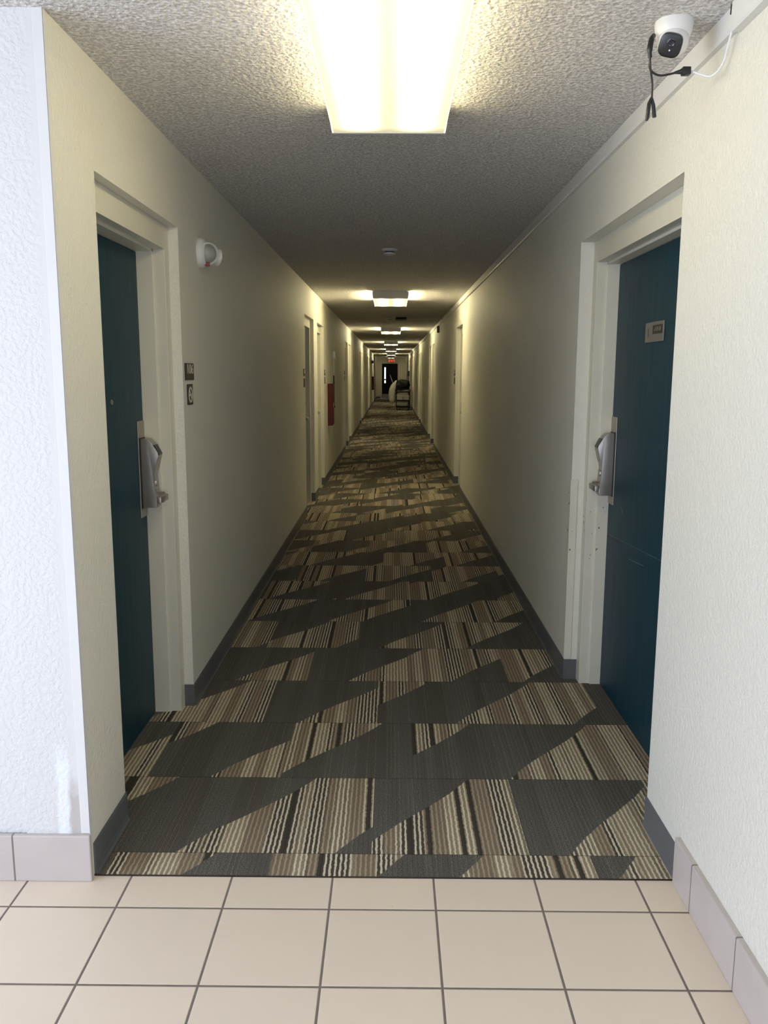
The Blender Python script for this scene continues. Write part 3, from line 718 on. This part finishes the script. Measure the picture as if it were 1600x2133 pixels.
# ------------------------------------------------------------------ housekeeping cart far down the hall
hc = empty('housekeeping_cart', (1.55, 111.5, 0), label='dark housekeeping cart parked at the right wall far down the hall', cat='cart')
MB().box(-0.90, 0.95, 0, 3.4, 0.38, 0.62, 0.03).build('base_shelf', M_cart, hc)
MB().box(-0.90, 0.95, 0, 3.4, 1.28, 1.42, 0.03).build('shelf', M_cart, hc)
MB().box(-0.90, 0.95, 0, 3.4, 2.35, 2.50, 0.03).build('top_shelf', M_cart, hc)
for x in (-0.86, 0.91):
    for y in (0.04, 3.36): MB().tube([(x, y, 0.3), (x, y, 2.55)], 0.045, 8).build('corner_post', M_cart, hc, smooth=True)
for x in (-0.78, 0.83):
    for y in (0.25, 3.15): MB().lathe([(0, -0.05), (0.17, -0.05), (0.17, 0.05), (0, 0.05)], (x, y, 0.17), (1, 0, 0), 16).build('wheel', M_black, hc)
MB().tube(smooth_path([(-0.86, 0.0, 2.5), (-0.9, -0.25, 2.75), (0, -0.28, 2.8), (0.9, -0.25, 2.75), (0.91, 0.0, 2.5)], 5), 0.05, 8).build('handle', M_cart, hc, smooth=True)
def lump(name, c, r, sc, mat, label, cat, seed=0, amp=0.12):
    mb = MB(); mb.sphere((0, 0, 0), r, sc, 28); rr = random.Random(seed)
    ph = [rr.uniform(0, 6) for _ in range(6)]
    for v in mb.bm.verts:
        p = v.co / FT
        p = Vector(tuple(math.copysign(abs(q / (r * s_)) ** 0.72, q) * r * s_ for q, s_ in zip(p, sc))); v.co = p * FT; k = 1 + amp * (math.sin(3.1 * p.x + ph[0]) * math.sin(2.7 * p.z + ph[1]) + 0.6 * math.sin(7 * p.z + ph[2]) * math.sin(6 * p.x + ph[3] + p.y * 4))
        v.co *= k
    o = mb.build(name, mat, None, smooth=True); o.location = Vector(c) * FT
    tag(o, label, cat); return o
lb = MB().tube(smooth_path([(0.70, 112.8, 3.95), (0.52, 112.8, 3.62), (0.30, 112.85, 3.15), (0.14, 112.9, 2.5), (0.10, 112.9, 1.8), (0.17, 112.9, 1.25), (0.27, 112.9, 0.95)], 4),
    [0.05, 0.08, 0.12, 0.16, 0.20, 0.25, 0.30, 0.34, 0.38, 0.41, 0.43, 0.44, 0.45, 0.46, 0.46, 0.46, 0.46, 0.45, 0.44, 0.42, 0.40, 0.37, 0.34, 0.30, 0.22], 20).build('laundry_bag', M_linen, None, smooth=True)
tag(lb, 'pale laundry bag hanging off the left end of the housekeeping cart', 'bag')
br = empty('broom', (2.36, 114.6, 2.5), label='dark broom standing upright at the wall side of the cart', cat='broom')
MB().tube([(0, 0.4, -2.4), (0.02, 0.4, 2.1)], 0.05, 8).build('handle', M_cart, br, smooth=True); MB().box(-0.14, 0.12, 0.3, 0.5, 2.0, 2.7, 0.05).build('brush', M_black, br)
lump('black_bag', (1.58, 112.8, 3.34), 1.0, (0.93, 0.85, 0.74), M_bag, 'heap of black bags on top of the housekeeping cart', 'bag', 5, 0.16)
def stack(name, x0, x1, y0, y1, z0, cnt, th, mat, label, group):
    for k in range(cnt):
        j = random.uniform(-0.03, 0.03)
        o = MB().box(x0 + j, x1 + j, y0, y1, 0, th * 0.94, 0.03).build(name, mat, None, smooth=True)
        o.location = (0, 0, (z0 + k * th) * FT)
        tag(o, label[k], 'towel', group)
pos = ['bottom', 'second', 'third', 'fourth', 'top']
stack('folded_towel', 0.80, 1.55, 111.55, 112.9, 1.42, 5, 0.165, M_linen, [f'{p} grey towel of the left stack on the cart shelf' for p in pos], 'grey towels on the cart')
stack('folded_sheet', 1.62, 2.38, 111.55, 112.9, 1.42, 4, 0.17, M_pink, [f'{p} pinkish folded sheet of the right stack on the cart shelf' for p in ('bottom', 'second', 'third', 'top')], 'folded sheets on the cart')
bn = empty('storage_bin', (1.58, 111.6, 0.62), label='grey plastic bin on the lowest shelf of the housekeeping cart', cat='bin')
MB().prism([(-0.50, 0), (0.50, 0), (0.62, 0.45), (-0.62, 0.45)], 0, 1.2, 'y', 0.02).build('bin_body', M_bin, bn); MB().box(-0.66, 0.66, -0.04, 1.24, 0.45, 0.52, 0.02).build('bin_rim', M_bin, bn)
mp = empty('mop', (0.55, 113.9, 2.6), label='mop handle leaning out of the laundry bag on the cart', cat='mop')
MB().tube([(0.30, 0, -0.8), (-0.72, 0, 2.05)], 0.045, 8).build('handle', M_nickel, mp, smooth=True); MB().tube([(-0.72, 0, 2.05), (-0.78, 0, 2.2)], 0.06, 8).build('handle_grip', M_black, mp, smooth=True)
